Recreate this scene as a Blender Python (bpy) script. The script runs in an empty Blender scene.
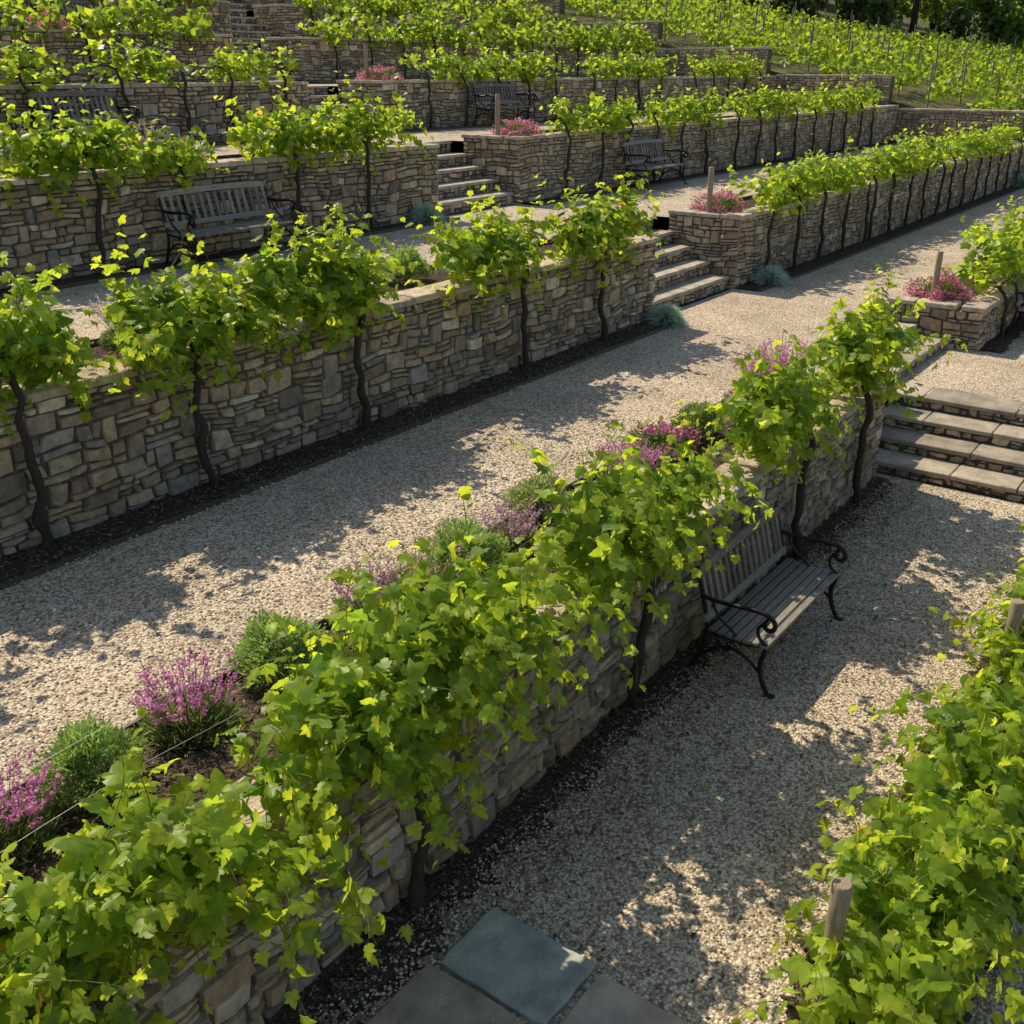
import bpy, math
import numpy as np
from mathutils import Vector
rng=np.random.default_rng(7)
scene=bpy.context.scene
# ---------------------------------------------------------------- materials
def newmat(name):
    m=bpy.data.materials.new(name); m.use_nodes=True
    nt=m.node_tree; nt.nodes.clear()
    out=nt.nodes.new('ShaderNodeOutputMaterial')
    return m,nt,out
def N(nt,t,**kw):
    n=nt.nodes.new(t)
    for k,v in kw.items():
        if k in n.inputs: n.inputs[k].default_value=v
        else: setattr(n,k,v)
    return n
def ramp(nt,stops):
    r=nt.nodes.new('ShaderNodeValToRGB')
    e=r.color_ramp.elements
    while len(e)<len(stops): e.new(0.5)
    for i,(p,c) in enumerate(stops):
        e[i].position=p; e[i].color=(*c,1) if len(c)==3 else c
    return r
def mul(nt,a,b,f=1.0,mode='MULTIPLY'):
    m=nt.nodes.new('ShaderNodeMix'); m.data_type='RGBA'; m.blend_type=mode
    m.inputs[0].default_value=f
    nt.links.new(a,m.inputs[6]); nt.links.new(b,m.inputs[7])
    return m.outputs[2]

def mat_tinted(name,rough=0.9,nscale=14,lo=0.55,hi=1.35,bump=0.5,bscale=40,bdist=0.01,metal=0,stretch=None,spec=0.3):
    m,nt,out=newmat(name); L=nt.links.new
    at=N(nt,'ShaderNodeAttribute'); at.attribute_name='tint'
    tc=N(nt,'ShaderNodeTexCoord'); src=tc.outputs['Object']
    if stretch:
        mp=N(nt,'ShaderNodeMapping'); mp.inputs['Scale'].default_value=stretch
        L(src,mp.inputs[0]); src=mp.outputs[0]
    n1=N(nt,'ShaderNodeTexNoise',Scale=nscale,Detail=4.0,Roughness=0.65); L(src,n1.inputs['Vector'])
    r=ramp(nt,[(0.25,(lo,lo,lo)),(0.75,(hi,hi*0.99,hi*0.96))]); L(n1.outputs[0],r.inputs[0])
    col=mul(nt,at.outputs['Color'],r.outputs[0])
    b=N(nt,'ShaderNodeBsdfPrincipled',Roughness=rough,Metallic=metal)
    b.inputs['Specular IOR Level'].default_value=spec
    L(col,b.inputs['Base Color'])
    n2=N(nt,'ShaderNodeTexNoise',Scale=bscale,Detail=5.0,Roughness=0.7); L(src,n2.inputs['Vector'])
    bp=N(nt,'ShaderNodeBump',Strength=bump,Distance=bdist); L(n2.outputs[0],bp.inputs['Height'])
    L(bp.outputs[0],b.inputs['Normal']); L(b.outputs[0],out.inputs[0])
    return m
M_stone=mat_tinted('stone',0.92,11,0.55,1.5,1.0,30,0.03)
M_slab=mat_tinted('slab_stone',0.8,4,0.55,1.4,0.8,16,0.02)
M_wood=mat_tinted('weathered_wood',0.5,6,0.5,1.5,0.5,12,0.004,stretch=(1.5,22,22))
M_woodv=mat_tinted('weathered_post_wood',0.85,6,0.45,1.4,0.8,14,0.006,stretch=(22,22,1.5))
M_iron=mat_tinted('black_iron',0.45,20,0.8,1.2,0.2,60,0.002,metal=0.5,spec=0.5)
M_bark=mat_tinted('vine_bark',0.95,30,0.5,1.5,1.0,45,0.012,stretch=(2,2,0.5))
M_pebble=mat_tinted('pebble',0.8,60,0.8,1.2,0.2,120,0.002)

def mat_leaf(name,trans=0.5,tr_gain=(2.6,2.5,1.2),rough=0.5):
    m,nt,out=newmat(name); L=nt.links.new
    at=N(nt,'ShaderNodeAttribute'); at.attribute_name='tint'
    tc=N(nt,'ShaderNodeTexCoord')
    n=N(nt,'ShaderNodeTexNoise',Scale=22.0,Detail=2.0); L(tc.outputs['Object'],n.inputs['Vector'])
    r=ramp(nt,[(0.3,(0.72,0.78,0.75)),(0.7,(1.25,1.15,1.1))]); L(n.outputs[0],r.inputs[0])
    col=mul(nt,at.outputs['Color'],r.outputs[0])
    p=N(nt,'ShaderNodeBsdfPrincipled',Roughness=rough); p.inputs['Specular IOR Level'].default_value=0.35
    L(col,p.inputs['Base Color'])
    g=N(nt,'ShaderNodeRGB'); g.outputs[0].default_value=(*tr_gain,1)
    tcol=mul(nt,col,g.outputs[0])
    t=N(nt,'ShaderNodeBsdfTranslucent'); L(tcol,t.inputs[0])
    mx=N(nt,'ShaderNodeMixShader'); mx.inputs[0].default_value=trans
    L(p.outputs[0],mx.inputs[1]); L(t.outputs[0],mx.inputs[2]); L(mx.outputs[0],out.inputs[0])
    return m
M_leaf=mat_leaf('vine_leaf',0.58,(2.35,1.95,1.3),0.42)
M_herb=mat_leaf('herb_leaf',0.35,(1.9,1.8,1.1),0.7)
M_flower=mat_leaf('flower_petals',0.45,(1.3,1.2,1.3),0.7)

def mat_gravel():
    m,nt,out=newmat('gravel'); L=nt.links.new
    tc=N(nt,'ShaderNodeTexCoord')
    v=N(nt,'ShaderNodeTexVoronoi',Scale=56.0,Randomness=1.0); L(tc.outputs['Object'],v.inputs['Vector'])
    sep=N(nt,'ShaderNodeSeparateColor'); L(v.outputs['Color'],sep.inputs[0])
    r=ramp(nt,[(0.0,(0.26,0.20,0.14)),(0.3,(0.53,0.435,0.31)),(0.65,(0.74,0.63,0.465)),(1.0,(0.90,0.80,0.64))]); L(sep.outputs[0],r.inputs[0])
    d=ramp(nt,[(0.4,(1,1,1)),(0.85,(0.48,0.43,0.37))]);  # occlusion shade between the stones, painted into the gravel colour
    L(v.outputs['Distance'],d.inputs[0])
    c=mul(nt,r.outputs[0],d.outputs[0])
    n=N(nt,'ShaderNodeTexNoise',Scale=0.9,Detail=4.0,Roughness=0.6); L(tc.outputs['Object'],n.inputs['Vector'])
    r2=ramp(nt,[(0.3,(0.76,0.73,0.69)),(0.7,(1.08,1.06,1.03))]); L(n.outputs[0],r2.inputs[0])
    c=mul(nt,c,r2.outputs[0])
    b=N(nt,'ShaderNodeBsdfPrincipled',Roughness=0.9); b.inputs['Specular IOR Level'].default_value=0.2
    L(c,b.inputs['Base Color'])
    add=N(nt,'ShaderNodeMath',operation='MULTIPLY_ADD'); L(sep.outputs[1],add.inputs[0]); add.inputs[1].default_value=0.5
    inv=N(nt,'ShaderNodeMath',operation='MULTIPLY'); inv.inputs[1].default_value=-1.2; L(v.outputs['Distance'],inv.inputs[0]); L(inv.outputs[0],add.inputs[2])
    bp=N(nt,'ShaderNodeBump',Strength=0.85,Distance=0.009); L(add.outputs[0],bp.inputs['Height'])
    L(bp.outputs[0],b.inputs['Normal']); L(b.outputs[0],out.inputs[0])
    return m
M_gravel=mat_gravel()
def mat_soil():
    m,nt,out=newmat('soil'); L=nt.links.new
    tc=N(nt,'ShaderNodeTexCoord')
    n=N(nt,'ShaderNodeTexNoise',Scale=22.0,Detail=5.0,Roughness=0.75); L(tc.outputs['Object'],n.inputs['Vector'])
    r=ramp(nt,[(0.3,(0.04,0.028,0.018)),(0.55,(0.10,0.072,0.047)),(0.8,(0.26,0.20,0.14))]); L(n.outputs[0],r.inputs[0])
    b=N(nt,'ShaderNodeBsdfPrincipled',Roughness=1.0); b.inputs['Specular IOR Level'].default_value=0.1
    L(r.outputs[0],b.inputs['Base Color'])
    v=N(nt,'ShaderNodeTexVoronoi',Scale=60.0); L(tc.outputs['Object'],v.inputs['Vector'])
    bp=N(nt,'ShaderNodeBump',Strength=1.0,Distance=0.02); L(v.outputs['Distance'],bp.inputs['Height'])
    L(bp.outputs[0],b.inputs['Normal']); L(b.outputs[0],out.inputs[0]); return m
M_soil=mat_soil()
def mat_grass():
    m,nt,out=newmat('grass_ground'); L=nt.links.new
    tc=N(nt,'ShaderNodeTexCoord')
    n=N(nt,'ShaderNodeTexNoise',Scale=0.9,Detail=8.0,Roughness=0.75); L(tc.outputs['Object'],n.inputs['Vector'])
    r=ramp(nt,[(0.3,(0.05,0.06,0.02)),(0.5,(0.12,0.12,0.045)),(0.7,(0.26,0.20,0.12))]); L(n.outputs[0],r.inputs[0])
    b=N(nt,'ShaderNodeBsdfPrincipled',Roughness=1.0); b.inputs['Specular IOR Level'].default_value=0.1
    L(r.outputs[0],b.inputs['Base Color'])
    bp=N(nt,'ShaderNodeBump',Strength=1.0,Distance=0.2); L(n.outputs[0],bp.inputs['Height'])
    L(bp.outputs[0],b.inputs['Normal']); L(b.outputs[0],out.inputs[0]); return m
M_grass=mat_grass()
# ---------------------------------------------------------------- mesh builder
class MB:
    def __init__(s): s.V=[];s.T=[];s.F=[];s.n=0;s.mats=[]
    def mi(s,m):
        if m not in s.mats: s.mats.append(m)
        return s.mats.index(m)
    def add(s,V,F,mat,tint=(1,1,1),smooth=False):
        V=np.asarray(V,float).reshape(-1,3); F=np.asarray(F,int)
        t=np.asarray(tint,float)
        if t.ndim==1: t=np.tile(t,(len(V),1))
        s.V.append(V); s.T.append(t); s.F.append((F+s.n,s.mi(mat),smooth)); s.n+=len(V)
    def build(s,name,parent=None,loc=None):
        V=np.concatenate(s.V); T=np.concatenate(s.T)
        me=bpy.data.meshes.new(name)
        me.vertices.add(len(V)); me.vertices.foreach_set('co',V.ravel())
        li=np.concatenate([f.ravel() for f,_,_ in s.F])
        tot=np.concatenate([np.full(len(f),f.shape[1]) for f,_,_ in s.F])
        mi=np.concatenate([np.full(len(f),m) for f,m,_ in s.F])
        sm=np.concatenate([np.full(len(f),q) for f,_,q in s.F])
        st=np.concatenate([[0],np.cumsum(tot)[:-1]])
        me.loops.add(len(li)); me.loops.foreach_set('vertex_index',li.astype(np.int32))
        me.polygons.add(len(tot)); me.polygons.foreach_set('loop_start',st.astype(np.int32))
        me.polygons.foreach_set('material_index',mi.astype(np.int32))
        me.polygons.foreach_set('use_smooth',sm.astype(bool))
        for m in s.mats: me.materials.append(m)
        me.update(calc_edges=True)
        a=me.color_attributes.new('tint','FLOAT_COLOR','POINT')
        a.data.foreach_set('color',np.hstack([T,np.ones((len(T),1))]).astype(np.float32).ravel())
        me.validate()
        o=bpy.data.objects.new(name,me); scene.collection.objects.link(o)
        if parent: o.parent=parent
        if loc is not None: o.location=loc
        return o
def nrm(a): return a/np.maximum(np.linalg.norm(a,axis=-1,keepdims=True),1e-9)
def slab(mb,x0,x1,y0,y1,z0,z1,mat,tint,b=0.012,jit=0.006,r=None):
    r=r or rng
    j=lambda:r.uniform(-jit,jit,(4,2))
    c=np.array([[x0,y0],[x1,y0],[x1,y1],[x0,y1]])+j()
    ctr=c.mean(0); ins=c+np.sign(ctr-c)*b
    zt=z1+r.uniform(-jit,jit,4)*0.5
    V=np.vstack([np.c_[c,np.full(4,z0)],np.c_[c,zt-b],np.c_[ins,zt]])
    F=[[i,(i+1)%4,4+(i+1)%4,4+i] for i in range(4)]+[[4+i,4+(i+1)%4,8+(i+1)%4,8+i] for i in range(4)]+[[8,9,10,11],[3,2,1,0]]
    mb.add(V,F,mat,tint)
def roughslab(mb,x0,x1,y0,y1,z0,z1,mat,tint,r,edge=.012):
    m=5; pts=[]
    for (a,b),(c,d) in (((x0,y0),(x1,y0)),((x1,y0),(x1,y1)),((x1,y1),(x0,y1)),((x0,y1),(x0,y0))):
        for t in np.arange(m)/m: pts.append((a+(c-a)*t,b+(d-b)*t))
    P=np.array(pts); k=len(P); ctr=P.mean(0); inn=nrm(ctr-P)
    P=P+inn*r.uniform(0,edge,(k,1)); P[::m]+=inn[::m]*r.uniform(0,edge*1.3,(4,1))
    zt=z1+r.uniform(-.003,.003,k); I=P+inn*r.uniform(.006,.014,(k,1))
    V=np.vstack([np.c_[P,np.full(k,z0)],np.c_[P,zt-.009],np.c_[I,zt],[[ctr[0],ctr[1],z1]]])
    i=np.arange(k); j=(i+1)%k
    mb.add(V,np.r_[np.c_[i,j,j+k,i+k],np.c_[i+k,j+k,j+2*k,i+2*k]],mat,tint)
    off=mb.n-len(V); mb.F.append((np.c_[i+2*k,j+2*k,np.full(k,3*k)]+off,mb.mi(mat),False))
def obox(mb,c,ax,ay,az,mat,tint):
    c,ax,ay,az=[np.array(v,float) for v in (c,ax,ay,az)]
    V=[c+sx*ax+sy*ay+sz*az for sx in(-1,1) for sy in(-1,1) for sz in(-1,1)]
    F=[[0,1,3,2],[4,6,7,5],[0,4,5,1],[2,3,7,6],[0,2,6,4],[1,5,7,3]]
    mb.add(V,F,mat,tint)
def tube(mb,P,R,k,mat,tint,smooth=True,cap=True):
    P=np.array(P,float); n=len(P); R=np.broadcast_to(np.array(R,float),(n,))
    T=nrm(np.gradient(P,axis=0))
    ref=np.array([0.13,0.21,1.0]) if abs(T[:,2]).mean()<0.8 else np.array([1.0,0.1,0.05])
    B=nrm(np.cross(T,ref)); C=np.cross(T,B)
    a=np.arange(k)*2*math.pi/k
    V=P[:,None]+R[:,None,None]*(np.cos(a)[None,:,None]*B[:,None]+np.sin(a)[None,:,None]*C[:,None])
    i=np.arange(n-1)[:,None]*k; j=np.arange(k)[None]; j2=(j+1)%k
    F=np.stack([i+j,i+j2,i+k+j2,i+k+j],-1).reshape(-1,4)
    mb.add(V.reshape(-1,3),F,mat,tint,smooth)
    if cap:
        mb.add(V[-1],[list(range(k))],mat,tint); mb.add(V[0],[list(range(k))[::-1]],mat,tint)
def smoothpath(P,m=6):
    P=np.array(P,float); n=len(P)
    Q=np.vstack([2*P[0]-P[1],P,2*P[-1]-P[-2]]); out=[]
    for i in range(1,n):
        p0,p1,p2,p3=Q[i-1],Q[i],Q[i+1],Q[i+2]
        for t in np.linspace(0,1,m,endpoint=False):
            out.append(0.5*((2*p1)+(-p0+p2)*t+(2*p0-5*p1+4*p2-p3)*t*t+(-p0+3*p1-3*p2+p3)*t**3))
    out.append(P[-1]); return np.array(out)
# ---------------------------------------------------------------- stone masonry
PAL=np.array([(.48,.37,.235),(.41,.32,.21),(.53,.41,.265),(.35,.285,.205),(.47,.34,.205),(.58,.475,.33),(.38,.33,.26),(.43,.295,.18),(.31,.245,.175)])
def masonry(mb,p0,p1,z0,z1,nx,ny,seed,scale=1.0):
    r=np.random.default_rng(seed)
    p0=np.array(p0,float);p1=np.array(p1,float);Lw=np.linalg.norm(p1-p0);d=(p1-p0)/Lw
    n=np.array([nx,ny],float)
    S=[]; z=z0; ph=r.uniform(0,6,4)
    def fill(a,b,za,zb,wl,wh):
        s=a
        while s<b-1e-6:
            e=s+r.uniform(wl,wh)*scale
            if b-e<.07: e=b
            if e-s>.42*scale and r.random()<.5: e=s+(e-s)*.6
            hh=zb-za
            if hh>.085 and r.random()<.3:
                m=za+hh*r.uniform(.38,.62); S.append((s,min(e,b),za,m)); S.append((s,min(e,b),m,zb))
            else: S.append((s,min(e,b),za,zb))
            s=e
    while z<z1-0.02:
        h=r.uniform(.11,.22)*scale
        if z+h>z1-0.07: h=z1-z
        if h<.085: fill(0,Lw,z,z+h,.1,.36); z+=h; continue
        s=0
        while s<Lw-1e-6:
            seg=r.uniform(.22,1.0)*scale; e=min(s+seg,Lw)
            if Lw-e<.1: e=Lw
            m=r.uniform(.30,.70)*h
            fill(s,e,z,z+m,.09,.34); fill(s,e,z+m,z+h,.09,.34); s=e
            if s<Lw-.15:
                w=r.uniform(.12,.34)*scale; e=min(s+w,Lw)
                if Lw-e<.06: e=Lw
                S.append((s,e,z,z+h)); s=e
        z+=h
    S=np.array(S); k=len(S)
    g=0.003
    W=(S[:,1]-S[:,0]);H=(S[:,3]-S[:,2])
    iu=np.array([0,1,2,3,4]); it=np.array([0,1,2,3])
    e=np.minimum(.012,W*.2)[:,None]; et=np.minimum(.009,H*.2)[:,None]
    U=np.concatenate([S[:,0:1]+g,S[:,0:1]+g+e,(S[:,0:1]+S[:,1:2])/2,S[:,1:2]-g-e,S[:,1:2]-g],1)
    Tt=np.concatenate([S[:,2:3]+g,S[:,2:3]+g+et,S[:,3:4]-g-et,S[:,3:4]-g],1)
    UU=np.repeat(U[:,:,None],4,2); TT=np.repeat(Tt[:,None,:],5,1)
    prot=r.uniform(0.0,.034,k)[:,None,None]; D=np.repeat(np.repeat(prot,5,1),4,2)+r.uniform(-.006,.006,(k,5,4))
    tilt=r.uniform(-.009,.009,(k,2)); D=D+tilt[:,0][:,None,None]*(iu-2)[None,:,None]/2+tilt[:,1][:,None,None]*(it-1.5)[None,None,:]
    D[:,2,1:3]+=.004
    for a in (1,3):
        for b in (1,2): D[:,a,b]-=r.uniform(0,.012,k)
    D[:,0,:]=-.032;D[:,-1,:]=-.032;D[:,:,0]=-.032;D[:,:,-1]=-.032
    J=r.uniform(-1,1,(k,5,4,2)); hf=np.minimum(H/.09,1.4)[:,None,None]
    UU=UU+J[...,0]*.008; TT=TT+J[...,1]*.0065*hf
    sk=r.normal(0,.014,k)[:,None,None]*hf; UU=UU+sk*(it-1.5)[None,None,:]/1.5
    sk2=r.normal(0,.004,k)[:,None,None]; TT=TT+sk2*(iu-2)[None,:,None]/2
    for a,sa in ((0,1),(1,1),(3,-1),(4,-1)):
        for b,sb in ((0,1),(1,1),(2,-1),(3,-1)):
            q=r.uniform(0,.016,k)*(r.random(k)<.55); UU[:,a,b]+=sa*q; TT[:,a,b]+=sb*q*.55*hf[:,0,0]
    env=((TT-z0)/(z1-z0+.01)*(1-(TT-z0)/(z1-z0+.01))*4).clip(0,1)
    TT=TT+(.022*np.sin(UU*2.3+ph[0])+.015*np.sin(UU*5.1+ph[1])+.009*np.sin(UU*11+ph[2]+TT*9))*env
    TT=np.clip(TT,z0-.05,z1); UU=np.clip(UU,0,Lw)
    V=np.stack([p0[0]+d[0]*UU+n[0]*D,p0[1]+d[1]*UU+n[1]*D,TT],-1).reshape(-1,3)
    base=(np.arange(k)*20)[:,None,None]; a=np.arange(4)[None,:,None]*4; b=np.arange(3)[None,None,:]
    q=base+a+b
    F=np.stack([q,q+4,q+5,q+1],-1).reshape(-1,4)
    if d[0]*n[1]-d[1]*n[0]>0: F=F[:,::-1]
    tint=PAL[r.integers(0,len(PAL),k)]*r.uniform(.68,1.25,(k,1))
    mb.add(V,F,M_stone,np.repeat(tint,20,0))
def coping_x(mb,x0,x1,y0,y1,z,seed,th=.06):
    r=np.random.default_rng(seed); x=x0
    while x<x1-.01:
        w=r.uniform(.28,.7); e=min(x+w,x1)
        if x1-e<.15: e=x1
        t=np.array((.58,.475,.34))*r.uniform(.75,1.15)*np.array((1,r.uniform(.95,1.03),r.uniform(.9,1.08)))
        roughslab(mb,x+.003,e-.003,y0+r.uniform(-.018,.014),y1+r.uniform(-.02,.02),z-th,z+r.uniform(-.008,.010),M_stone,t,r)
        x=e
def coping_y(mb,x0,x1,y0,y1,z,seed,th=.06):
    r=np.random.default_rng(seed); y=y0
    while y<y1-.01:
        w=r.uniform(.32,.6); e=min(y+w,y1)
        if y1-e<.15: e=y1
        t=np.array((.54,.45,.33))*r.uniform(.75,1.15)
        roughslab(mb,x0,x1,y+.003,e-.003,z-th,z+r.uniform(-.006,.008),M_stone,t,r)
        y=e
MORT=(.13,.10,.07)
def wall(x0,x1,y,zb,zt,seed,retL=0,retR=0,zret=None,name='dry_stone_wall'):
    mb=MB(); zr=zb if zret is None else zret
    ct=zt-.062
    obox(mb,((x0+x1)/2,y+.185,(zb-.2+ct)/2),((x1-x0)/2-.012,0,0),(0,.17,0),(0,0,(ct-zb+.2)/2),M_stone,MORT)
    masonry(mb,(x0,y),(x1,y),zb-.02,ct,0,-1,seed)
    yc=y-.035
    coping_x(mb,x0-(.03 if retL else 0),x1+(.03 if retR else 0),yc,y+.34,zt,seed+1)
    for side,ln in ((0,retL),(1,retR)):
        if not ln: continue
        xs=x0 if side==0 else x1; sg=-1 if side==0 else 1
        xi=xs-sg*.35
        obox(mb,((xs-sg*.012+xi)/2,(y+.37+y+ln)/2,(zb-.2+ct)/2),(abs(xs-sg*.012-xi)/2,0,0),(0,(ln-.37)/2,0),(0,0,(ct-zb+.2)/2),M_stone,MORT)
        masonry(mb,(xs,y),(xs,y+ln),zr-.02,ct,sg,0,seed+5+side)
        a,b=sorted((xs+sg*.03,xi)); coping_y(mb,a,b,y+.376,y+ln+.03,zt,seed+9+side)
    return mb.build(name)
XL=-10.0; XR=38.0
Yw=[3.2,7.1,11.5,16.0,20.5,25.0,29.5,34.0]
Lv=[0,1.05,2.1,3.15,4.05,5.0,6.0,7.0,8.0]
gaps=[(11.6,15.9),(13.2,16.0),(13.7,16.0),(15.2,17.3),(17.2,19.4),(21,23),(24,26),(28,30)]
for i,y in enumerate(Yw):
    zb=Lv[i]; zt=Lv[i+1]+.12; g=gaps[i]
    wall(XL,g[0],y,zb,zt,100+i*20,0,1.3)
    wall(g[1],XR,y,zb+(.6 if i==0 else 0),zt+(.06 if i==0 else 0),110+i*20,1.3 if i else 1.35,0)
mb=MB(); masonry(mb,(11.62,3.62),(13.12,3.62),0,1.0,0,-1,55); obox(mb,(12.37,3.8,.45),(.75,0,0),(0,.165,0),(0,0,.54),M_stone,MORT)
masonry(mb,(13.12,3.62),(13.12,4.5),.6,1.0,1,0,56)
coping_x(mb,11.64,13.15,3.6,3.97,1.065,57); mb.build('dry_stone_wall')
def nat(Y,X=40):
    xs=[-400,-60,-8,3.2,7.1,11.5,16,20.5,25,29.5,34,60,120,400]
    zs=[-40,-8,-.2,1.2,2.25,3.3,4.25,5.2,6.2,7.2,8.2,15,30,60]
    return np.interp(Y,xs,zs)+np.maximum(np.asarray(X,float)-38,0)*.012
for i in range(8):
    mb=MB(); y0=Yw[i]+.37; y1=Yw[i+1] if i<7 else 38.0
    masonry(mb,(XR,y0),(XR,y1),Lv[i+1]-.02,Lv[i+1]+1.0,-1,0,300+i)
    obox(mb,(XR+.2,(y0+y1)/2,Lv[i+1]+.3),(.18,0,0),(0,(y1-y0)/2,0),(0,0,.69),M_stone,MORT)
    coping_y(mb,XR-.03,XR+.4,y0,y1,Lv[i+1]+1.06,320+i); mb.build('dry_stone_wall')
# ---------------------------------------------------------------- terraces ground
def rect(mb,x0,x1,y0,y1,z,mat,step=None):
    mb.add([[x0,y0,z],[x1,y0,z],[x1,y1,z],[x0,y1,z]],[[0,1,2,3]],mat)
mb=MB()
rect(mb,XL,11.75,-8,3.25,0,M_gravel); rect(mb,11.6,11.9,3.25,3.7,0,M_gravel)
rect(mb,13.3,15.95,-8,3.7,.6,M_gravel); rect(mb,15.95,XR+.1,-8,3.25,.6,M_gravel)
sd=[(3.65,3,.15,.42,.6)]+[(Yw[i]+.1,5,(Lv[i+1]-Lv[i])/5,.36,Lv[i]) for i in range(1,8)]
for i in range(8):
    y1=Yw[i+1]+.05 if i<7 else 38.2
    z=Lv[i+1]; g=gaps[i]; s=sd[i]; ys=s[0]+(s[1]-1)*s[3]+.1
    rect(mb,XL,g[0]-.02,Yw[i]+.3,y1,z,M_gravel); rect(mb,g[1]+.02,XR+.1,Yw[i]+.3,y1,z,M_gravel)
    if i==0:
        rect(mb,g[0]-.02,13.1,3.9,y1,z,M_gravel); rect(mb,13.1,g[1]+.02,ys,y1,z,M_gravel)
    else: rect(mb,g[0]-.02,g[1]+.02,ys,y1,z,M_gravel)
mb.build('gravel_path')
def steps_y(x0,x1,y0,n,rise,tread,z0,seed):
    r=np.random.default_rng(seed); mb=MB()
    for k in range(n):
        yk=y0+k*tread; zk=z0+(k+1)*rise+(.006 if k==n-1 else 0)
        obox(mb,((x0+x1)/2,yk+tread/2+.03,(z0-.1+zk-.05)/2),((x1-x0)/2-.005,0,0),(0,tread/2,0),(0,0,(zk-.05-z0+.1)/2),M_stone,(.10,.09,.075))
        masonry(mb,(x0+.01,yk+.03),(x1-.01,yk+.03),zk-rise,zk-.05,0,-1,seed+k,.7)
        x=x0
        while x<x1-.01:
            e=min(x+r.uniform(.7,1.3),x1); 
            if x1-e<.3:e=x1
            roughslab(mb,x+.002,e-.002,yk,yk+tread+.03,zk-.05,zk,M_slab,np.array((.44,.37,.28))*r.uniform(.8,1.15),r,.007); x=e
    mb.build('stone_steps')
steps_y(13.13,15.87,3.65,3,.15,.42,.6,500)
for i in range(1,8): 
    s=sd[i]; steps_y(gaps[i][0]+.035,gaps[i][1]-.035,s[0],s[1],s[2],s[3],s[4],500+i*11)
mb=MB(); r=np.random.default_rng(9)
for k in range(4):
    xk=11.75+k*.45; zk=.15*(k+1)+(.006 if k==3 else 0); y0,y1=-3.0,3.56
    obox(mb,(xk+.27,(y0+y1)/2,(zk-.05-.1)/2),(.235,0,0),(0,(y1-y0)/2-.01,0),(0,0,(zk-.05+.1)/2),M_stone,(.10,.09,.075))
    masonry(mb,(xk+.035,y0),(xk+.035,y1),zk-.15,zk-.05,-1,0,600+k,.7)
    y=y0
    while y<y1-.01:
        e=min(y+r.uniform(.7,1.25),y1)
        if y1-e<.3:e=y1
        roughslab(mb,xk,xk+.48+(.1 if k==3 else 0),y+.002,e-.002,zk-.05,zk,M_slab,np.array((.38,.32,.24))*r.uniform(.75,1.15),r,.007); y=e
mb.build('stone_steps')
wall(13.2-1.5,13.6,-3.4,-.1,.75,77,name='dry_stone_wall')
def strip(mb,x0,x1,y0,y1,z,seed,w0=.0,w1=.06,hump=.03):
    r=np.random.default_rng(seed); n=max(int((x1-x0)/.04),2); xs=np.linspace(x0,x1,n+1)
    def wob(w): 
        a=r.uniform(-1,1,n+1); a=np.convolve(a,np.ones(9)/9,'same')*1.6+r.uniform(-.4,.4,n+1); return a*w
    ya=y0+wob(w1); yb=y1+wob(w0)
    rows=[np.c_[xs,ya,np.full(n+1,z+.003)]]
    for t in (.2,.5,.8): rows.append(np.c_[xs,ya+(yb-ya)*t,z+hump*(.6+.4*r.random(n+1))])
    rows.append(np.c_[xs,yb,np.full(n+1,z+hump)])
    V=np.vstack(rows); m=n+1; F=[]
    for a in range(4):
        i=np.arange(n)+a*m; F.append(np.stack([i,i+1,i+m+1,i+m],-1))
    mb.add(V,np.vstack(F),M_soil,(1,1,1),True)
mb=MB()
strip(mb,XL,11.6,2.91,3.21,0,1,0,.15,.02); strip(mb,16,XR,2.9,3.21,.6,2,0,.1)
for i in range(1,8):
    g=gaps[i]; strip(mb,XL,g[0],Yw[i]-.42,Yw[i]+.01,Lv[i],10+i,0,.02); strip(mb,g[1],XR,Yw[i]-.42,Yw[i]+.01,Lv[i],30+i,0,.02)
for i in range(8):
    g=gaps[i]; strip(mb,XL,g[0]-.3,Yw[i]+1.2,Yw[i]+.33,Lv[i+1]+.02,50+i,0,.02,.05); strip(mb,g[1]+.3,XR,Yw[i]+1.2,Yw[i]+.33,Lv[i+1]+.02,70+i,0,.02,.05)
strip(mb,1.5,11.3,.35,1.15,0.0,90,.15,.15,.03)
mb.build('soil_bed')
def chips(n,x0,x1,y0,y1,z,r):
    P=np.c_[r.uniform(x0,x1,n),r.uniform(y0,y1,n),z+r.uniform(.0,.012,n)]
    a=r.uniform(0,6.28,n); s=r.uniform(.006,.022,n); w=s*r.uniform(.3,.7,n)
    T=np.c_[np.cos(a),np.sin(a),r.normal(0,.3,n)]; B=np.c_[-np.sin(a),np.cos(a),r.normal(0,.3,n)]
    return np.stack([P-T*s[:,None],P+B*w[:,None],P+T*s[:,None],P-B*w[:,None]],1).reshape(-1,3)
mb=MB(); r=np.random.default_rng(3)
for (n,x0,x1,y0,y1,z) in [(4000,1.5,11.5,2.9,3.18,.025),(1800,1.5,11.5,2.6,2.95,.006),(5000,2,13,6.66,7.08,Lv[1]+.035),(5000,1,11.3,3.6,4.4,Lv[1]+.075),(2500,1.5,11,.3,1.2,.035),(1000,2,11,1.2,2.8,.006),(2500,3,13,7.5,8.3,Lv[2]+.075)]:
    V=chips(n,x0,x1,y0,y1,z,r); q=np.arange(n)[:,None]*4+np.arange(4)
    t=np.array((.11,.08,.055))*r.uniform(.5,2.8,(n,1)); mb.add(V,q,M_stone,np.repeat(t,4,0))
mb.build('bark_mulch')
mb=MB()
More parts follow.
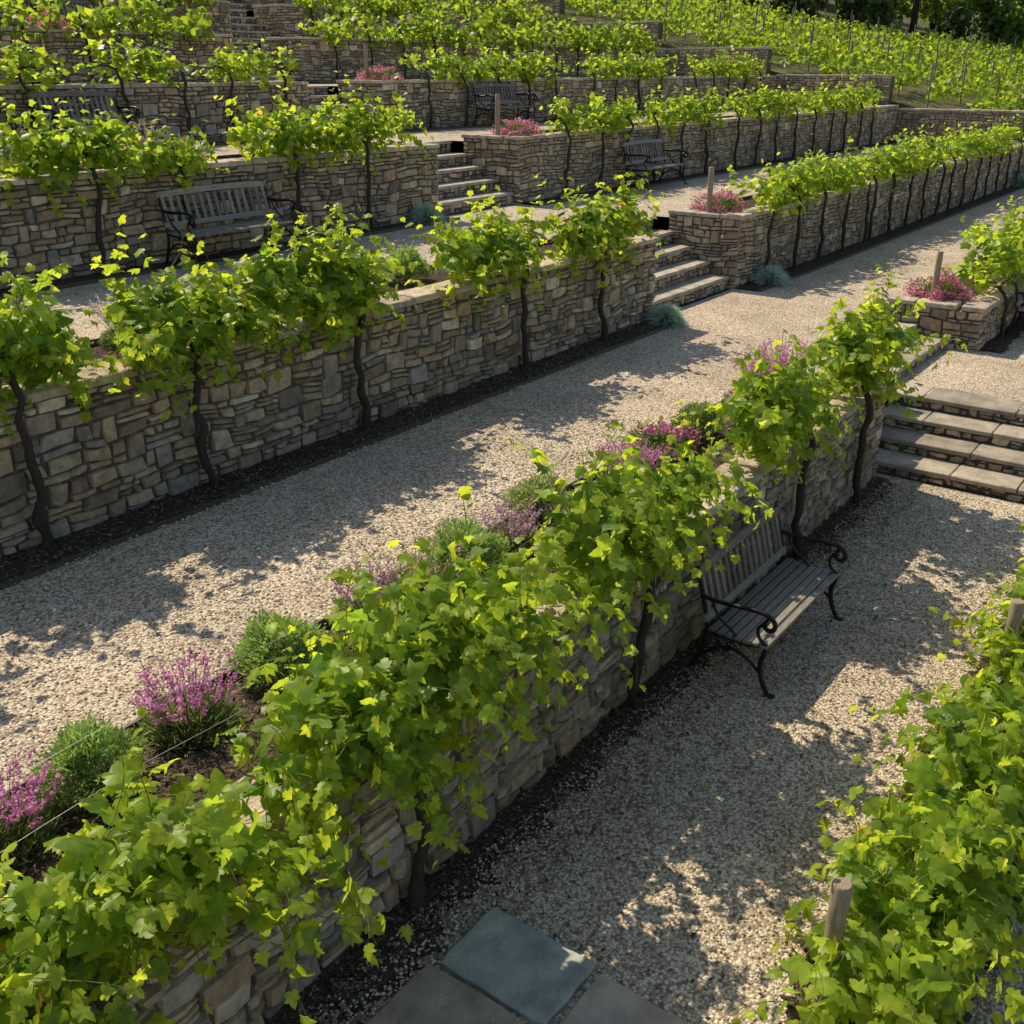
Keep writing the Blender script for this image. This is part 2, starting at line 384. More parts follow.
for i in range(1,5):
    g=gaps[i]
    for a,b in ((XL,g[0]),(g[1],XR)): obox(mb,((a+b)/2,Yw[i]-.44,Lv[i]+.012),((b-a)/2,0,0),(0,.008,0),(0,0,.03),M_wood,(.10,.08,.06))
for i in range(0,4):
    g=gaps[i]
    for a,b in ((XL,g[0]-.35),(g[1]+.35,XR)): obox(mb,((a+b)/2,Yw[i]+1.22,Lv[i+1]+.03),((b-a)/2,0,0),(0,.008,0),(0,0,.06),M_wood,(.10,.08,.06))
mb.build('path_edging')
def flag(x0,x1,y0,y1,t,sd_):
    r=np.random.default_rng(sd_); m=MB(); roughslab(m,x0,x1,y0,y1,-.03,.035,M_slab,t,r,.014); m.build('flagstone')
flag(3.07,3.57,2.03,2.74,(.40,.41,.34),1); flag(2.45,3.05,2.12,2.78,(.40,.32,.23),2); flag(2.86,3.52,1.22,2.0,(.44,.36,.27),3)
flag(2.2,2.82,1.3,2.07,(.38,.32,.25),4); flag(2.75,3.4,.45,1.18,(.36,.3,.24),5); flag(1.8,2.42,2.1,2.8,(.34,.29,.22),6)
ph=(1+5**.5)/2
ICO=nrm(np.array([(-1,ph,0),(1,ph,0),(-1,-ph,0),(1,-ph,0),(0,-1,ph),(0,1,ph),(0,-1,-ph),(0,1,-ph),(ph,0,-1),(ph,0,1),(-ph,0,-1),(-ph,0,1)],float))
ICF=np.array([(0,11,5),(0,5,1),(0,1,7),(0,7,10),(0,10,11),(1,5,9),(5,11,4),(11,10,2),(10,7,6),(7,1,8),(3,9,4),(3,4,2),(3,2,6),(3,6,8),(3,8,9),(4,9,5),(2,4,11),(6,2,10),(8,6,7),(9,8,1)])
mb=MB()
for (n,x0,x1,y0,y1,z) in [(13000,2.0,11.6,-.3,2.95,0),(5000,2.0,11.6,2.72,3.05,.012),(8000,1.0,9,4.45,6.6,Lv[1]),(1200,1.0,11,4.3,4.45,Lv[1]+.03),(1200,2.5,12,6.6,6.8,Lv[1]+.01)]:
    P=np.c_[r.uniform(x0,x1,n),r.uniform(y0,y1,n),np.full(n,z+.003)]
    inf=(P[:,0]<3.6)&(P[:,1]>.4)&(P[:,0]>1.8)&(P[:,1]<2.8)&(z==0); P=P[~inf]; n=len(P)
    s=r.uniform(.006,.0125,(n,1,1)); sc=r.uniform(.65,1.25,(n,1,3)); sc[...,2]*=.7
    V=P[:,None]+ICO[None]*s*sc*(1+r.uniform(-.12,.12,(n,12,1)))
    F=(np.arange(n)[:,None,None]*12+ICF[None]).reshape(-1,3)
    t=np.array((.61,.51,.375))*r.uniform(.4,1.4,(n,1)); mb.add(V.reshape(-1,3),F,M_pebble,np.repeat(t,12,0),True)
mb.build('loose_gravel')
xs=np.array([-500,-250,-120,-60,-30,-15,-10.06,-10,0,10,20,30,38.3,38.35,42,48,55,65,75,90,110,140,200,300,600.])
ys=np.array([-500,-250,-120,-60,-30,-15,-8.06,-8,-4,0,3.2,7.1,11.5,16,20.5,25,29.5,34,38.05,38.1,45,52,60,75,90,120,170,250,400,600.])
X,Y=np.meshgrid(xs,ys,indexing='ij'); Z=nat(Y,X)+.0*X
ins=(X>=-10)&(X<=38.32)&(Y>=-8)&(Y<=38.06); Z=np.where(ins,Z-3,Z)
far=np.maximum(np.hypot(X-20,Y-15)-130,0); Z=Z+np.sin(X*.021)*np.cos(Y*.017)*np.minimum(far*.03,4)
V=np.stack([X,Y,Z],-1).reshape(-1,3); ny=len(ys)
i,j=np.meshgrid(np.arange(len(xs)-1),np.arange(ny-1),indexing='ij'); q=(i*ny+j).ravel()
mb=MB(); mb.add(V,np.stack([q,q+ny,q+ny+1,q+1],-1),M_grass); mb.build('hillside_terrain')
# ---------------------------------------------------------------- leaves
h=[(.10,-.13),(.36,-.10),(.52,.12),(.37,.22),(.60,.44),(.44,.50),(.27,.52),(.22,.76)]
per=[(0,0)]+h+[(0,1.0)]+[(-a,b) for a,b in h[::-1]]
per=np.array(per); T_NEAR=np.vstack([[0,.36],per]); FN=np.array([[0,1+i,1+(i+1)%len(per)] for i in range(len(per))])
per2=np.array([(0,.0),(.38,-.08),(.58,.38),(.28,.55),(0,1),(-.28,.55),(-.58,.38),(-.38,-.08)]); T_MID=np.vstack([[0,.36],per2]); FM=np.array([[0,1+i,1+(i+1)%8] for i in range(8)])
T_FAR=np.array([(0,0),(.5,.3),(0,1),(-.5,.3)],float); FF=np.array([[0,1,2],[0,2,3]])
def leaves(mb,P,T,Nn,S,tint,tm,mat=None,r=None):
    r=r or rng; mat=mat or M_leaf
    tp,fc={'near':(T_NEAR,FN),'mid':(T_MID,FM),'far':(T_FAR,FF)}[tm]
    Nn=nrm(Nn); T=nrm(T-Nn*(T*Nn).sum(-1,keepdims=True)); B=np.cross(T,Nn)
    n=len(P); x=tp[None,:,0]*r.uniform(.85,1.15,(n,1)); y=tp[None,:,1]*np.ones((n,1))
    c1=r.uniform(.1,.7,(n,1)); c2=r.uniform(-.1,.45,(n,1))
    z=-c1*np.abs(x)**1.3*1.0-c2*y*y+r.normal(0,.03,x.shape)
    if tm=='far': z=z*.6
    V=P[:,None]+S[:,None,None]*(x[...,None]*B[:,None]+y[...,None]*T[:,None]+z[...,None]*Nn[:,None])
    k=len(tp); F=(np.arange(n)[:,None,None]*k+fc[None]).reshape(-1,3)
    mb.add(V.reshape(-1,3),F,mat,np.repeat(tint,k,0),True)
G0=np.array((.12,.25,.024)); G1=np.array((.36,.47,.038))
def canopy(mb,r,n,x0,x1,y,zt,zs=(.12,.5),ys=(-.12,.32),bias=-.45,steps=12,step=.062,size=(.085,.15),tm='near',face=True,zground=0.03,stems=True,upf=.14,grav=(.07,.26),spread=.8,trail=.0):
    m=(x0+x1)/2; w=(x1-x0)/2
    xx=m+w*np.clip(r.uniform(-1,1,n)*.75+r.normal(0,.16,n),-1,1)
    P=np.c_[xx,y+r.uniform(*ys,n),zt+r.uniform(*zs,n)]
    d=np.c_[r.normal(0,spread,n),r.normal(bias,.6,n),r.uniform(.0,1.1,n)]
    up=r.random(n)<upf; d[up]=np.c_[r.normal(0,.4,up.sum()),r.normal(-.1,.3,up.sum()),np.full(up.sum(),1.3)]
    tr=(r.random(n)<trail)&~up; k_=tr.sum()
    d[tr]=np.c_[r.choice([-1,1],k_)*r.uniform(.6,1.3,k_),r.uniform(-1.0,-.1,k_),r.uniform(.1,.7,k_)]
    d=nrm(d); g=r.uniform(*grav,n); g[up]=r.uniform(0,.07,up.sum()); g[tr]=r.uniform(.05,.16,k_)
    pts=[];dirs=[]
    ns=r.integers(int(steps*.5),steps+1,n); base=steps
    if k_: ns[tr]=r.integers(steps,int(steps*1.7),k_); steps=int(steps*1.7)
    for k in range(steps):
        pts.append(P.copy()); dirs.append(d.copy())
        d=d.copy(); d[:,2]-=g; d=nrm(d+r.normal(0,.14,d.shape)); P=P+d*step*r.uniform(.8,1.2,(n,1))
        if face:
            inside=(P[:,2]<zt+.03)&(P[:,1]>y-.07)
            front=inside&(P[:,1]<y+.12)
            P[front,1]=y-.08-r.uniform(0,.05,front.sum())
            P[inside&~front,2]=zt+.04
        P[:,2]=np.maximum(P[:,2],zground)
    pts=np.array(pts);dirs=np.array(dirs)
    k=np.arange(steps)[:,None]; ok=(k<ns[None])&(r.random((steps,n))<.93)
    if stems:
        a=pts[:-1];b=pts[1:]; okk=(k[:-1]<(ns-1)[None]); a=a[okk];b=b[okk]; mm=len(a)
        rad=.0028; off=np.array([[1,0,0],[-.5,.8,.2],[-.5,-.8,-.2]])*rad
        V=np.concatenate([a[:,None]+off,b[:,None]+off],1).reshape(-1,3); q=np.arange(mm)[:,None]*6
        F=np.concatenate([q+np.array([[0,1,4,3]]),q+np.array([[1,2,5,4]]),q+np.array([[2,0,3,5]])])
        mb.add(V,F,M_herb,(.2,.22,.06),True)
    frac=(k/np.maximum(ns[None],1)).clip(0,1)*np.ones((steps,n))
    P=pts[ok];D=dirs[ok];fr=frac[ok]; c=len(P)
    out=np.c_[np.zeros(c),np.sign(P[:,1]-(y+.15))*.35,np.zeros(c)]
    P=P+r.normal(0,.035,(c,3)); 
    if face:
        ins=(P[:,2]<zt+.02)&(P[:,1]>y-.05)&(P[:,1]<y+.5); P[ins,1]=np.where(P[ins,1]<y+.2,y-.07,P[ins,1]); P[ins&(P[:,1]>y),2]=zt+.03
    P[:,2]=np.maximum(P[:,2],zground)
    Nn=np.array([0,.05,.8])+D*.25+out+r.normal(0,.5,(c,3))
    T=D*.5+np.array([0,0,-.45])+r.normal(0,.5,(c,3))
    S=r.uniform(*size,c)*(1.12-.65*fr)
    v=r.random((c,1)); yng=(fr[:,None]**2*.7+v*.65).clip(0,1)
    tint=(G0*(1-yng)+G1*yng)*r.uniform(.75,1.2,(c,1))
    old=r.random(c)<.003; tint[old]=np.array((.38,.30,.06))
    leaves(mb,P,T,Nn,S,tint,tm,None,r)
def trunk(mb,r,x,y,zb,zt,x2=None,rad=.032,cord=.5,k=7):
    n=9; t=np.linspace(0,1,n); x2=x if x2 is None else x2
    P=np.c_[x+(x2-x)*t**2,np.full(n,y-.11),zb-.03+(zt-zb+.03)*t]
    P[1:-1,0]+=np.cumsum(r.normal(0,.028,n-2)); P[1:,1]+=r.uniform(-.025,.012,n-1)
    end=P[-1].copy(); P=np.vstack([P,end+(0.0,.06,.12),end+(.03,.16,.22)])
    R=np.linspace(rad*1.3,rad*.75,len(P))*r.uniform(.8,1.2,len(P))
    Q=smoothpath(P,4); RR=np.interp(np.linspace(0,1,len(Q)),np.linspace(0,1,len(P)),R)*r.uniform(.88,1.12,len(Q))
    tube(mb,Q,RR,k,M_bark,(.06,.044,.033))
    e=Q[-1]
    for sg in (-1,1):
        m=5; C=np.array([e+np.array([sg*cord*u,r.normal(0,.02),.05*math.sin(u*3)+r.normal(0,.012)]) for u in np.linspace(0,1,m)])
        C[0]=e; tube(mb,smoothpath(C,3),np.linspace(rad*.6,rad*.3,(m-1)*3+1),5,M_bark,(.05,.035,.025))
def vine(x0,x1,i,tx,n,seed,tm='near',size=(.085,.15),zs=(.1,.5),**kw):
    r=np.random.default_rng(seed); mb=MB(); y=Yw[i]; zt=Lv[i+1]+.12; zb=Lv[i] if not(i==0 and x0>13) else .6
    for t in tx: trunk(mb,r,t,y,zb,zt,t+r.uniform(-.08,.08),rad=.034 if tm=='near' else .03)
    canopy(mb,r,n,x0,x1,y,zt,size=size,tm=tm,stems=(tm=='near'),zs=zs,zground=zb+.05,**kw)
    mb.build('grapevine')
# wall A
vine(.3,2.5,0,[1.45],150,11,zs=(.03,.36),ys=(-.22,.14),bias=-.45,upf=.10,size=(.08,.148),trail=.10)
vine(2.55,4.35,0,[3.3],160,12,zs=(.08,.58),ys=(-.24,.18),bias=-.5,size=(.085,.158),trail=.13)
vine(4.9,6.6,0,[5.85],135,13,zs=(.1,.64),ys=(-.22,.26),bias=-.4,size=(.085,.158),trail=.14)
vine(7.8,9.4,0,[8.95],100,14,zs=(.15,.66),bias=-.3,size=(.09,.16),upf=.2,trail=.10)
vine(9.7,11.6,0,[10.6],110,15,zs=(.2,.78),bias=-.2,size=(.09,.16),upf=.2,trail=.08)
# wall B
S2=(.095,.165)
vine(1.5,3.0,1,[2.2],60,20,size=S2)
vine(3.2,4.15,1,[3.6],60,21,size=S2,upf=.22,trail=.1)
vine(4.6,6.05,1,[5.2],92,22,size=S2,bias=-.8,zs=(.06,.55),upf=.16,trail=.2); vine(5.95,7.6,1,[7.1],105,23,size=S2,bias=-.8,zs=(.06,.6),upf=.18,trail=.2)
vine(8.4,10.35,1,[9.87],85,24,size=S2,zs=(.08,.55),upf=.22,trail=.15); vine(10.65,12.8,1,[11.65],92,25,size=S2,zs=(.08,.5),upf=.22,trail=.12)
# wall D
vine(3.6,6.2,2,[4.8],80,30,'mid',S2); vine(6.3,7.95,2,[7.25],85,31,'mid',S2,upf=.2,trail=.1); vine(8.0,9.0,2,[8.6],40,32,'mid',S2,zs=(.05,.2)); vine(9.5,13.1,2,[10.5,11.9],155,33,'mid',S2,zs=(.08,.48),trail=.1)
def vrow(i,x0,x1,seed,per_m=24,tm='mid',size=(.10,.175),sp=1.25,zs=(.06,.42),**kw):
    vine(x0,x1,i,list(np.arange(x0+.5,x1,sp)),int((x1-x0)*per_m),seed,tm,size,steps=9,step=.07,zs=zs,**kw)
for k,(a,b) in enumerate([(16.5,22.2),(21.8,28.2),(27.8,36.5)]): vrow(1,a,b,40+k,34 if k<2 else 24,zs=(.04,.55),ys=(-.12,.55))
for k,(a,b) in enumerate([(16.9,20.6),(20.4,24.6),(24.5,30),(29.7,36)]): vrow(2,a,b,50+k,27,zs=(.04,.5))
for k,(a,b) in enumerate([(16.35,20),(20,24),(24,30)]): vrow(0,a,b,60+k,50,'mid',(.09,.16),1.2,zs=(.1,.95),ys=(-.1,.8))
for k,(a,b) in enumerate([(7.5,10.2),(10.5,12.4),(12.7,14.9),(18.2,24.5),(25,30.5),(31,37)]): vrow(3,a,b,70+k,27,zs=(.04,.5))
def farrow(mb,r,x0,x1,y,z,per_m,size,hgt=.75,dy=.22,slope=None):
    n=int((x1-x0)*per_m); x=r.uniform(x0,x1,n)
    ph_=r.uniform(0,6,3); hh=hgt*(.72+.22*np.sin(x*2.1+ph_[0])+.14*np.sin(x*5.3+ph_[1]))
    keep=r.random(n)<(.8+.3*np.sin(x*1.1+ph_[2])); x=x[keep];hh=hh[keep];n=len(x)
    zz=z if slope is None else nat(np.full(n,y),x)+z
    P=np.c_[x,y+r.normal(0,dy,n),zz+hh*r.uniform(0,1,n)**.8]
    Nn=np.array([0,-.1,.7])+r.normal(0,.6,(n,3)); T=r.normal(0,.6,(n,3))+np.array([0,0,-.3])
    v=r.random((n,1))*.75; tint=(G0*(1-v)+G1*v)*r.uniform(.65,1.05,(n,1))
    leaves(mb,P,T,Nn,r.uniform(size*.7,size*1.25,n),tint,'far',None,r)
for i in range(4,8):
    segs=[(9,gaps[i][0]-.5),(gaps[i][1]+.5,XR-1)]
    for a,b in segs:
        x=a
        while x<b-1:
            e=min(x+rng.uniform(3,7),b); mb=MB(); r=np.random.default_rng(int(900+i*50+x*3))
            farrow(mb,r,x,e-.25,Yw[i]+.02,Lv[i+1]-.05,240,.17,.98,.26)
            for t in np.arange(x+.5,e-.4,1.3):
                tube(mb,[(t,Yw[i]-.1,Lv[i]),(t+.03,Yw[i]-.11,Lv[i]+.6),(t-.02,Yw[i]-.1,Lv[i+1]+.1),(t,Yw[i]+.05,Lv[i+1]+.4)],.028,5,M_bark,(.045,.033,.025))
            mb.build('grapevine_row'); x=e
def xend(y): return 92 if y<10 else (92-(y-10)*2.0 if y<25 else 62)
mb=MB(); r=np.random.default_rng(5)
y=3.8
while y<58:
    xa=38.6 if y<37 else 15; xb=xend(y)+r.uniform(-1,1)
    farrow(mb,r,xa,xb,y,.25,64 if y<30 else 40,.20,.85,.2,slope=True)
    for t in np.arange(xa+r.uniform(0,3),xb,4.2):
        z=float(nat(y,t)); tube(mb,[(t,y,z-.2),(t+r.normal(0,.03),y,z+1.4)],.035,5,M_woodv,(.25,.21,.16))
    y+=1.75 if y<30 else 2.2
mb.build('vineyard_rows')
# foreground row
for k,(a,b,n) in enumerate([(3.5,5.2,150),(5.0,7.0,175),(6.8,9.2,165),(9.2,10.9,60)]):
    r=np.random.default_rng(80+k); mb=MB()
    for t in (a+.5,b-.5):
        P=[(t,.8,-.02),(t+.03,.82,.25),(t-.03,.79,.5),(t,.8,.75)]; tube(mb,smoothpath(P,4),np.linspace(.035,.02,13),7,M_bark,(.045,.033,.025))
    canopy(mb,r,n,a-.1,b+.1,.70,0,zs=(.15,.88),ys=(-.28,.22),bias=.0,face=False,zground=.04,grav=(.1,.28),size=(.08,.15))
    mb.build('grapevine')
def post(x,y,zb,zt,rad=.045,lean=(0,0)):
    r=np.random.default_rng(int(x*100)); mb=MB(); n=8; t=np.linspace(0,1,n)
    P=np.c_[x+lean[0]*t,y+lean[1]*t,zb+(zt-zb)*t]; R=rad*(1+r.uniform(-.04,.04,n)); 
    P=np.vstack([P,P[-1]+(0,0,.008)]); R=np.append(R,rad*.85)
    tube(mb,P,R,14,M_woodv,(.36,.27,.18)); mb.build('wooden_post')
post(3.70,.90,-.1,1.08,.045,(.02,0)); post(6.92,.85,-.1,1.12,.045); post(10.2,.8,-.1,1.0,.042)
for x,y,z in [(16.15,7.75,2.1),(16.2,4.0,1.1),(16.15,12.1,3.15),(17.5,16.6,4.05),(14.6,16.5,4.05)]: post(x,y,z,z+.82,.045)
mb=MB()
for (i,zz) in ((0,.33),(0,.62),(1,.35),(2,.35)):
    xa,xb=(0.2,11.2) if i==0 else (2.0,12.8); n=24; t=np.linspace(0,1,n)
    P=np.c_[xa+(xb-xa)*t,np.full(n,Yw[i]+.42),Lv[i+1]+.12+zz-.04*np.sin(t*math.pi*6)**2]; tube(mb,P,.0014,4,M_iron,(.35,.35,.33))
for z in (.45,.8):
    tube(mb,[(2.2,.82,z),(6,.82,z),(10.2,.82,z)],.0012,4,M_iron,(.3,.3,.28))
mb.build('trellis_wire')
# ---------------------------------------------------------------- herbs
def blades(mb,r,P,D,Ln,w,mat,tint,droop=.0):
    n=len(P); side=nrm(np.cross(D,r.normal(0,1,(n,3))))
    Ln=Ln[:,None]; a=P; b=P+D*Ln*.55; c=P+D*Ln+np.array([0,0,-1])*Ln*droop
    V=np.stack([a-side*w*.5,a+side*w*.5,b+side*w,b-side*w,c],1).reshape(-1,3); q=np.arange(n)[:,None]*5
    mb.add(V,q+np.array([[0,1,2,3]]),mat,np.repeat(tint,5,0),True)
    off=mb.n-len(V); F=q+np.array([[3,2,4]]); mb.F.append((F+off,mb.mi(mat),True))
def ball_shrub(x,y,z,rad,seed,col=(.25,.37,.12),n=4200,name='round_shrub',hs=.95):
    r=np.random.default_rng(seed); mb=MB()
    d=nrm(r.normal(0,1,(n,3))); d[:,2]=np.abs(d[:,2])*1.1-.12; d=nrm(d)
    lump=1+.10*np.sin(d[:,0]*6+seed)+.10*np.sin(d[:,1]*7+seed*2)+.08*np.sin(d[:,2]*8)
    rr=rad*lump*r.uniform(.62,1.0,n)
    P=np.array([x,y,z+rad*.4])+d*rr[:,None]*np.array([1,1,hs]); 
    D=nrm(d+r.normal(0,.5,(n,3))+np.array([0,0,.35])); Ln=r.uniform(.025,.06,n)*(rad/.24)**.5
    tint=np.array(col)*r.uniform(.6,1.5,(n,1))
    blades(mb,r,P,D,Ln,.005*(rad/.24)**.5,M_herb,tint)
    for k in range(7):
        a=r.uniform(0,6.28); tube(mb,[(x,y,z-.02),(x+math.cos(a)*rad*.3,y+math.sin(a)*rad*.3,z+rad*.4),(x+math.cos(a)*rad*.6,y+math.sin(a)*rad*.6,z+rad*.8)],.006,4,M_bark,(.05,.04,.03))
    mb.build(name)
def lavender(x,y,z,rad,seed,fl=(.66,.28,.52),n=1500,nf=110,name='flowering_lavender'):
    r=np.random.default_rng(seed); mb=MB()
    a=r.uniform(0,6.28,n); q=rad*np.sqrt(r.random(n)); P=np.c_[x+np.cos(a)*q,y+np.sin(a)*q,z+r.uniform(0,rad*.85,n)*(1.05-q/rad)]
    D=nrm(np.c_[np.cos(a)*.6,np.sin(a)*.6,np.full(n,.8)]+r.normal(0,.35,(n,3))); tint=np.array((.17,.24,.09))*r.uniform(.5,1.5,(n,1))
    blades(mb,r,P,D,r.uniform(.06,.12,n),.0055,M_herb,tint)
    a=r.uniform(0,6.28,nf); q=rad*np.sqrt(r.random(nf)); B=np.c_[x+np.cos(a)*q*.6,y+np.sin(a)*q*.6,np.full(nf,z+.05)]
    D=nrm(np.c_[np.cos(a)*q/rad*.7,np.sin(a)*q/rad*.7,np.ones(nf)]+r.normal(0,.14,(nf,3))); Ls=r.uniform(.75,1.45,nf)*rad*1.15
    blades(mb,r,B,D,Ls,.0028,M_herb,np.tile((.15,.19,.07),(nf,1)))
    m=20; tip=(B+D*Ls[:,None])[:,None]-D[:,None]*r.uniform(0,.085,(nf,m,1))*1.0
    tip=tip+r.normal(0,.006,(nf,m,3)); Pf=tip.reshape(-1,3); c=len(Pf)
    blades(mb,r,Pf,nrm(r.normal(0,1,(c,3))+np.array([0,0,.4])),r.uniform(.010,.020,c),.006,M_flower,np.array(fl)*r.uniform(.5,1.4,(c,1)))
    mb.build(name)
def mound(x,y,z,rad,seed,fl,name='pink_flower_mound',n=1800,nf=2200):
    r=np.random.default_rng(seed); mb=MB()
    for (m,ln,w,mat,col,f0) in ((n,.05,.008,M_herb,(.13,.2,.05),.6),(nf,.024,.012,M_flower,fl,.96)):
        d=nrm(r.normal(0,1,(m,3))); d[:,2]=np.abs(d[:,2]); 
        if mat is M_flower:
            k=(np.sin(d[:,0]*9+seed)+np.sin(d[:,1]*8+seed*3)+np.sin(d[:,2]*7))>-.4; d=d[k]; m=len(d)
        lump=1+.16*np.sin(d[:,0]*5+seed)+.16*np.sin(d[:,1]*6+seed)
        P=np.array([x,y,z])+d*(rad*lump*r.uniform(f0-.15,1.12,m))[:,None]*np.array([1,1,.8])
        blades(mb,r,P,nrm(d+r.normal(0,.5,(m,3))),r.uniform(.6,1.3,m)*ln,w,mat,np.array(col)*r.uniform(.5,1.4,(m,1)))
    mb.build(name)
def fescue(x,y,z,rad,seed):
    r=np.random.default_rng(seed); mb=MB(); n=1700
    a=r.uniform(0,6.28,n); el=r.uniform(.1,1.5,n); D=np.c_[np.cos(a)*np.cos(el),np.sin(a)*np.cos(el),np.sin(el)]
    P=np.array([x,y,z])+D*.03; blades(mb,r,P,D,r.uniform(.75,1.15,n)*rad*1.15,.006,M_herb,np.array((.42,.56,.56))*r.uniform(.6,1.3,(n,1)),.22)
    mb.build('blue_fescue_grass')
z2=Lv[1]+.06
ball_shrub(2.14,4.12,z2,.24,1); ball_shrub(3.42,4.18,z2,.25,2); ball_shrub(5.1,4.14,z2,.26,3); ball_shrub(6.2,4.25,z2,.24,4,(.27,.34,.16)); ball_shrub(8.75,4.15,z2,.22,5,(.2,.27,.09))
lavender(1.66,4.12,z2,.21,6); lavender(2.76,4.18,z2,.22,7); lavender(4.6,4.15,z2,.26,8,(.5,.42,.25),1900,60); lavender(4.2,4.15,z2,.21,9,(.5,.28,.46)); lavender(7.3,4.1,z2,.2,61); lavender(1.15,4.1,z2,.2,65); lavender(5.65,4.1,z2,.19,66,(.56,.36,.46),1200,70)
mound(8.2,4.2,z2,.28,10,(.74,.22,.50)); mound(7.75,4.1,z2,.2,67,(.66,.24,.46)); mound(9.9,4.1,z2,.24,11,(.6,.17,.40)); lavender(11.1,4.3,z2,.27,12); lavender(10.6,4.3,z2,.22,68)
z3=Lv[2]+.06
lavender(5.3,8.0,z3,.26,13,(.5,.45,.42),1900,50); ball_shrub(8.85,7.95,z3,.26,14); ball_shrub(4.3,8.0,z3,.25,15,(.18,.26,.1)); mound(7.9,8.0,z3,.2,16,(.6,.24,.45)); ball_shrub(10.6,8.0,z3,.2,62); mound(12.4,7.95,z3,.2,63,(.6,.2,.4))
for k,x in enumerate((4.6,5.6,6.9,8.0,8.6,9.2,11.0,12.2)):
    if k%2: mound(x,12.2,Lv[3]+.08,.3,20+k,(.66,.36,.46))
    else: lavender(x,12.2,Lv[3]+.08,.3,20+k,(.58,.34,.52),1200,70)
for x,y,z,sd_ in ((16.42,3.95,Lv[1]+.16,40),(16.5,7.7,z3,41),(16.6,12.0,Lv[3]+.06,42),(17.8,16.5,Lv[4]+.06,43),(12.9,20.9,Lv[5]+.06,44)): mound(x,y,z,.38,sd_,(.78,.26,.46),nf=3400)
for x,y,z,rr in ((13.05,6.8,Lv[1],.28),(16.75,6.8,Lv[1],.31),(13.05,11.2,Lv[2],.3),(36.8,6.8,Lv[1],.5),(36.0,6.8,Lv[1],.4)): fescue(x,y,z,rr,int(x*10))
# ---------------------------------------------------------------- benches
def bench(x,y,z,L=1.5,rot=0.0):
    E=bpy.data.objects.new('park_bench',None); scene.collection.objects.link(E); E.location=(x,y,z); E.rotation_euler=(0,0,rot)
    r=np.random.default_rng(int(abs(x)*100)); hl=L/2
    W=lambda:np.array((.20,.175,.145))*r.uniform(.65,1.4)
    mb=MB()
    for k in range(7):
        yy=-.265+k*.07; zz=.44-.018*math.sin((k+.5)/7*math.pi)+(.0 if k else -.01)
        slab(mb,-hl,hl,yy-.029,yy+.029,zz-.022,zz,M_wood,W(),.005,.001,r)
    mb.build('seat',E)
    mb=MB(); u=np.array([0,.26,.966]); nv=np.array([0,.966,-.26]); b0=np.array([0,.215,.49])
    def bp(xx,t): return b0+u*t+np.array([xx,0,0])
    obox(mb,bp(0,.02),(hl,0,0),nv*.014,u*.032,M_wood,W())
    n=15
    for k in range(n):
        xx=-hl+.07+(L-.14)*k/(n-1); obox(mb,bp(xx,.205),(.024,0,0),nv*.008,u*.155,M_wood,W())
    m=14; 
    for k in range(m):
        xa=-hl+L*k/m; xb=xa+L/m; f=lambda q:.385+.025*math.cos(q/hl*1.5)
        c=(bp(xa,f(xa))+bp(xb,f(xb)))/2; dv=(bp(xb,f(xb))-bp(xa,f(xa)))/2
        if k==0: wt=W()
        obox(mb,c,dv*1.0,nv*.016,u*.036,M_wood,wt)
    mb.build('backrest',E)
    for nm,xs in (('left_iron_frame',-hl+.03),('right_iron_frame',hl-.03)):
        mb=MB(); c=(.022,.022,.022)
        pth=lambda pts,R,m=5:tube(mb,smoothpath([(xs,a,b) for a,b in pts],m),R,8,M_iron,c)
        pth([(.37,.0),(.31,.06),(.25,.2),(.215,.36),(.225,.5),(.27,.7),(.33,.91)],.019)
        pth([(-.33,.0),(-.30,.05),(-.26,.14),(-.245,.26),(-.27,.36),(-.27,.43)],.020)
        pth([(-.28,.41),(-.1,.385),(.1,.39),(.22,.41)],.018)
        pth([(-.25,.17),(-.12,.27),(0,.30),(.12,.27),(.25,.17)],.013)
        pth([(.285,.68),(.15,.67),(0,.675),(-.15,.685),(-.27,.67),(-.325,.62),(-.315,.565),(-.27,.555),(-.245,.585),(-.265,.61)],.019)
        pth([(-.27,.42),(-.215,.47),(-.2,.54),(-.24,.6),(-.28,.66)],.014)
        pth([(-.05,.40),(.02,.47),(.1,.52),(.16,.6),(.18,.67)],.011)
        for yy in (-.345,.375): slab(mb,xs-.025,xs+.025,yy-.035,yy+.035,0,.015,M_iron,c,.004,0,r)
        mb.build(nm,E)
    return E
bench(7.28,2.68,0,1.55)
bench(8.95,11.0,Lv[2],1.75); bench(20.2,11.0,Lv[2],1.7); bench(21,15.5,Lv[3],1.7); bench(10,15.5,Lv[3],1.5); bench(7.9,15.5,Lv[3],1.5)
bench(17.95,2.78,.6,1.6); bench(15.6,24.4,Lv[5],1.6)
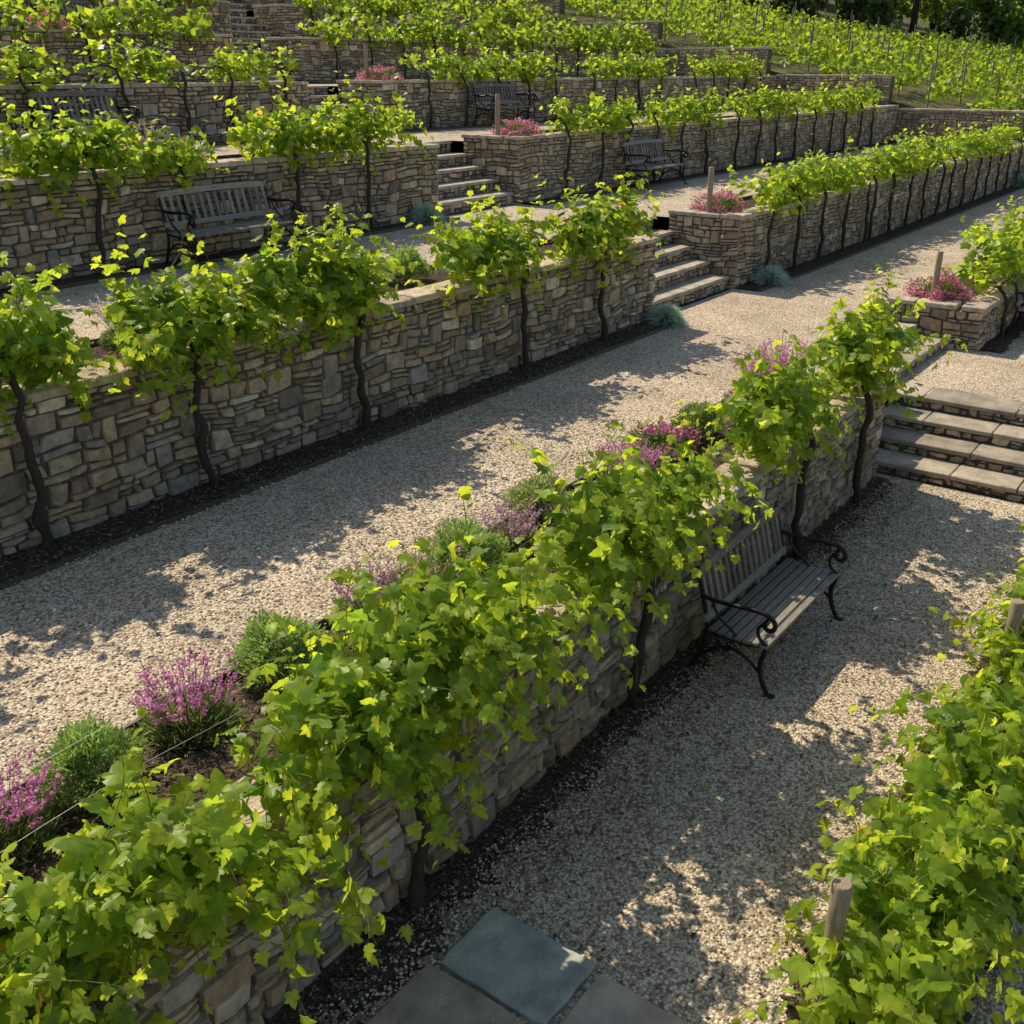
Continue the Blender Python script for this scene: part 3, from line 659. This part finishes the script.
# ---------------------------------------------------------------- distant trees
r=np.random.default_rng(21); mb=MB()
def tree(x,y,hgt):
    z=float(nat(y,x)); w=hgt*.45
    tube(mb,smoothpath([(x,y,z-.5),(x+.1,y,z+hgt*.25),(x,y+.1,z+hgt*.6)],3),np.linspace(.28,.12,7),6,M_bark,(.05,.04,.03))
    tone=np.array((.10,.165,.036))*r.uniform(.6,1.5)*np.array((r.uniform(.8,1.4),1,1))
    for k in range(9):
        a=r.uniform(0,6.28); q=r.uniform(0,.8)*w; c=np.array([x+math.cos(a)*q,y+math.sin(a)*q,z+hgt*r.uniform(.2,.85)]); rr=w*r.uniform(.35,.6)
        tube(mb,[(x,y,z+hgt*.3),tuple(c)],[.1,.03],4,M_bark,(.05,.04,.03),cap=False)
        n=170; d=nrm(r.normal(0,1,(n,3))); P=c+d*rr*r.uniform(.5,1.1,(n,1))
        leaves(mb,P,r.normal(0,1,(n,3)),d+r.normal(0,.5,(n,3))+np.array([0,0,.5]),r.uniform(.25,.5,n),tone*r.uniform(.6,1.4,(n,1)),'far',M_leaf,r)
for k in range(34):
    y=-8+k*1.9+r.uniform(-.7,.7); tree(xend(y)+r.uniform(1.5,4.5),y,r.uniform(2.2,4.5))
for k in range(60):
    y=r.uniform(-10,70); tree(xend(y)+r.uniform(7,35),y,r.uniform(4.5,8.5))
for k in range(16): tree(r.uniform(40,70),r.uniform(60,68),r.uniform(5,8))
mb.build('distant_trees')
# ---------------------------------------------------------------- light, camera
w=bpy.data.worlds.new('World'); scene.world=w; w.use_nodes=True; nt=w.node_tree
sky=nt.nodes.new('ShaderNodeTexSky'); sky.sky_type='NISHITA'; sky.sun_disc=False
el=math.radians(48); az=math.radians(14)
sky.sun_elevation=el; sky.sun_rotation=az
bg=nt.nodes['Background']; nt.links.new(sky.outputs[0],bg.inputs[0]); bg.inputs[1].default_value=0.14
s=Vector((math.sin(az)*math.cos(el),math.cos(az)*math.cos(el),math.sin(el)))
ld=bpy.data.lights.new('sun','SUN'); ld.energy=5.0; ld.angle=math.radians(.5); ld.color=(1,.89,.70)
lo=bpy.data.objects.new('sun',ld); scene.collection.objects.link(lo); lo.rotation_euler=s.to_track_quat('Z','Y').to_euler(); lo.location=(0,20,30)
cd=bpy.data.cameras.new('camera'); co=bpy.data.objects.new('camera',cd); scene.collection.objects.link(co)
co.location=(0,0,4.4); co.rotation_euler=(math.radians(90-23.3),0,-math.radians(53.9)); cd.sensor_width=36; cd.lens=36.2; cd.clip_end=2000; cd.clip_start=.05
scene.camera=co
scene.view_settings.view_transform='Standard'; scene.view_settings.look='None'; scene.view_settings.exposure=0
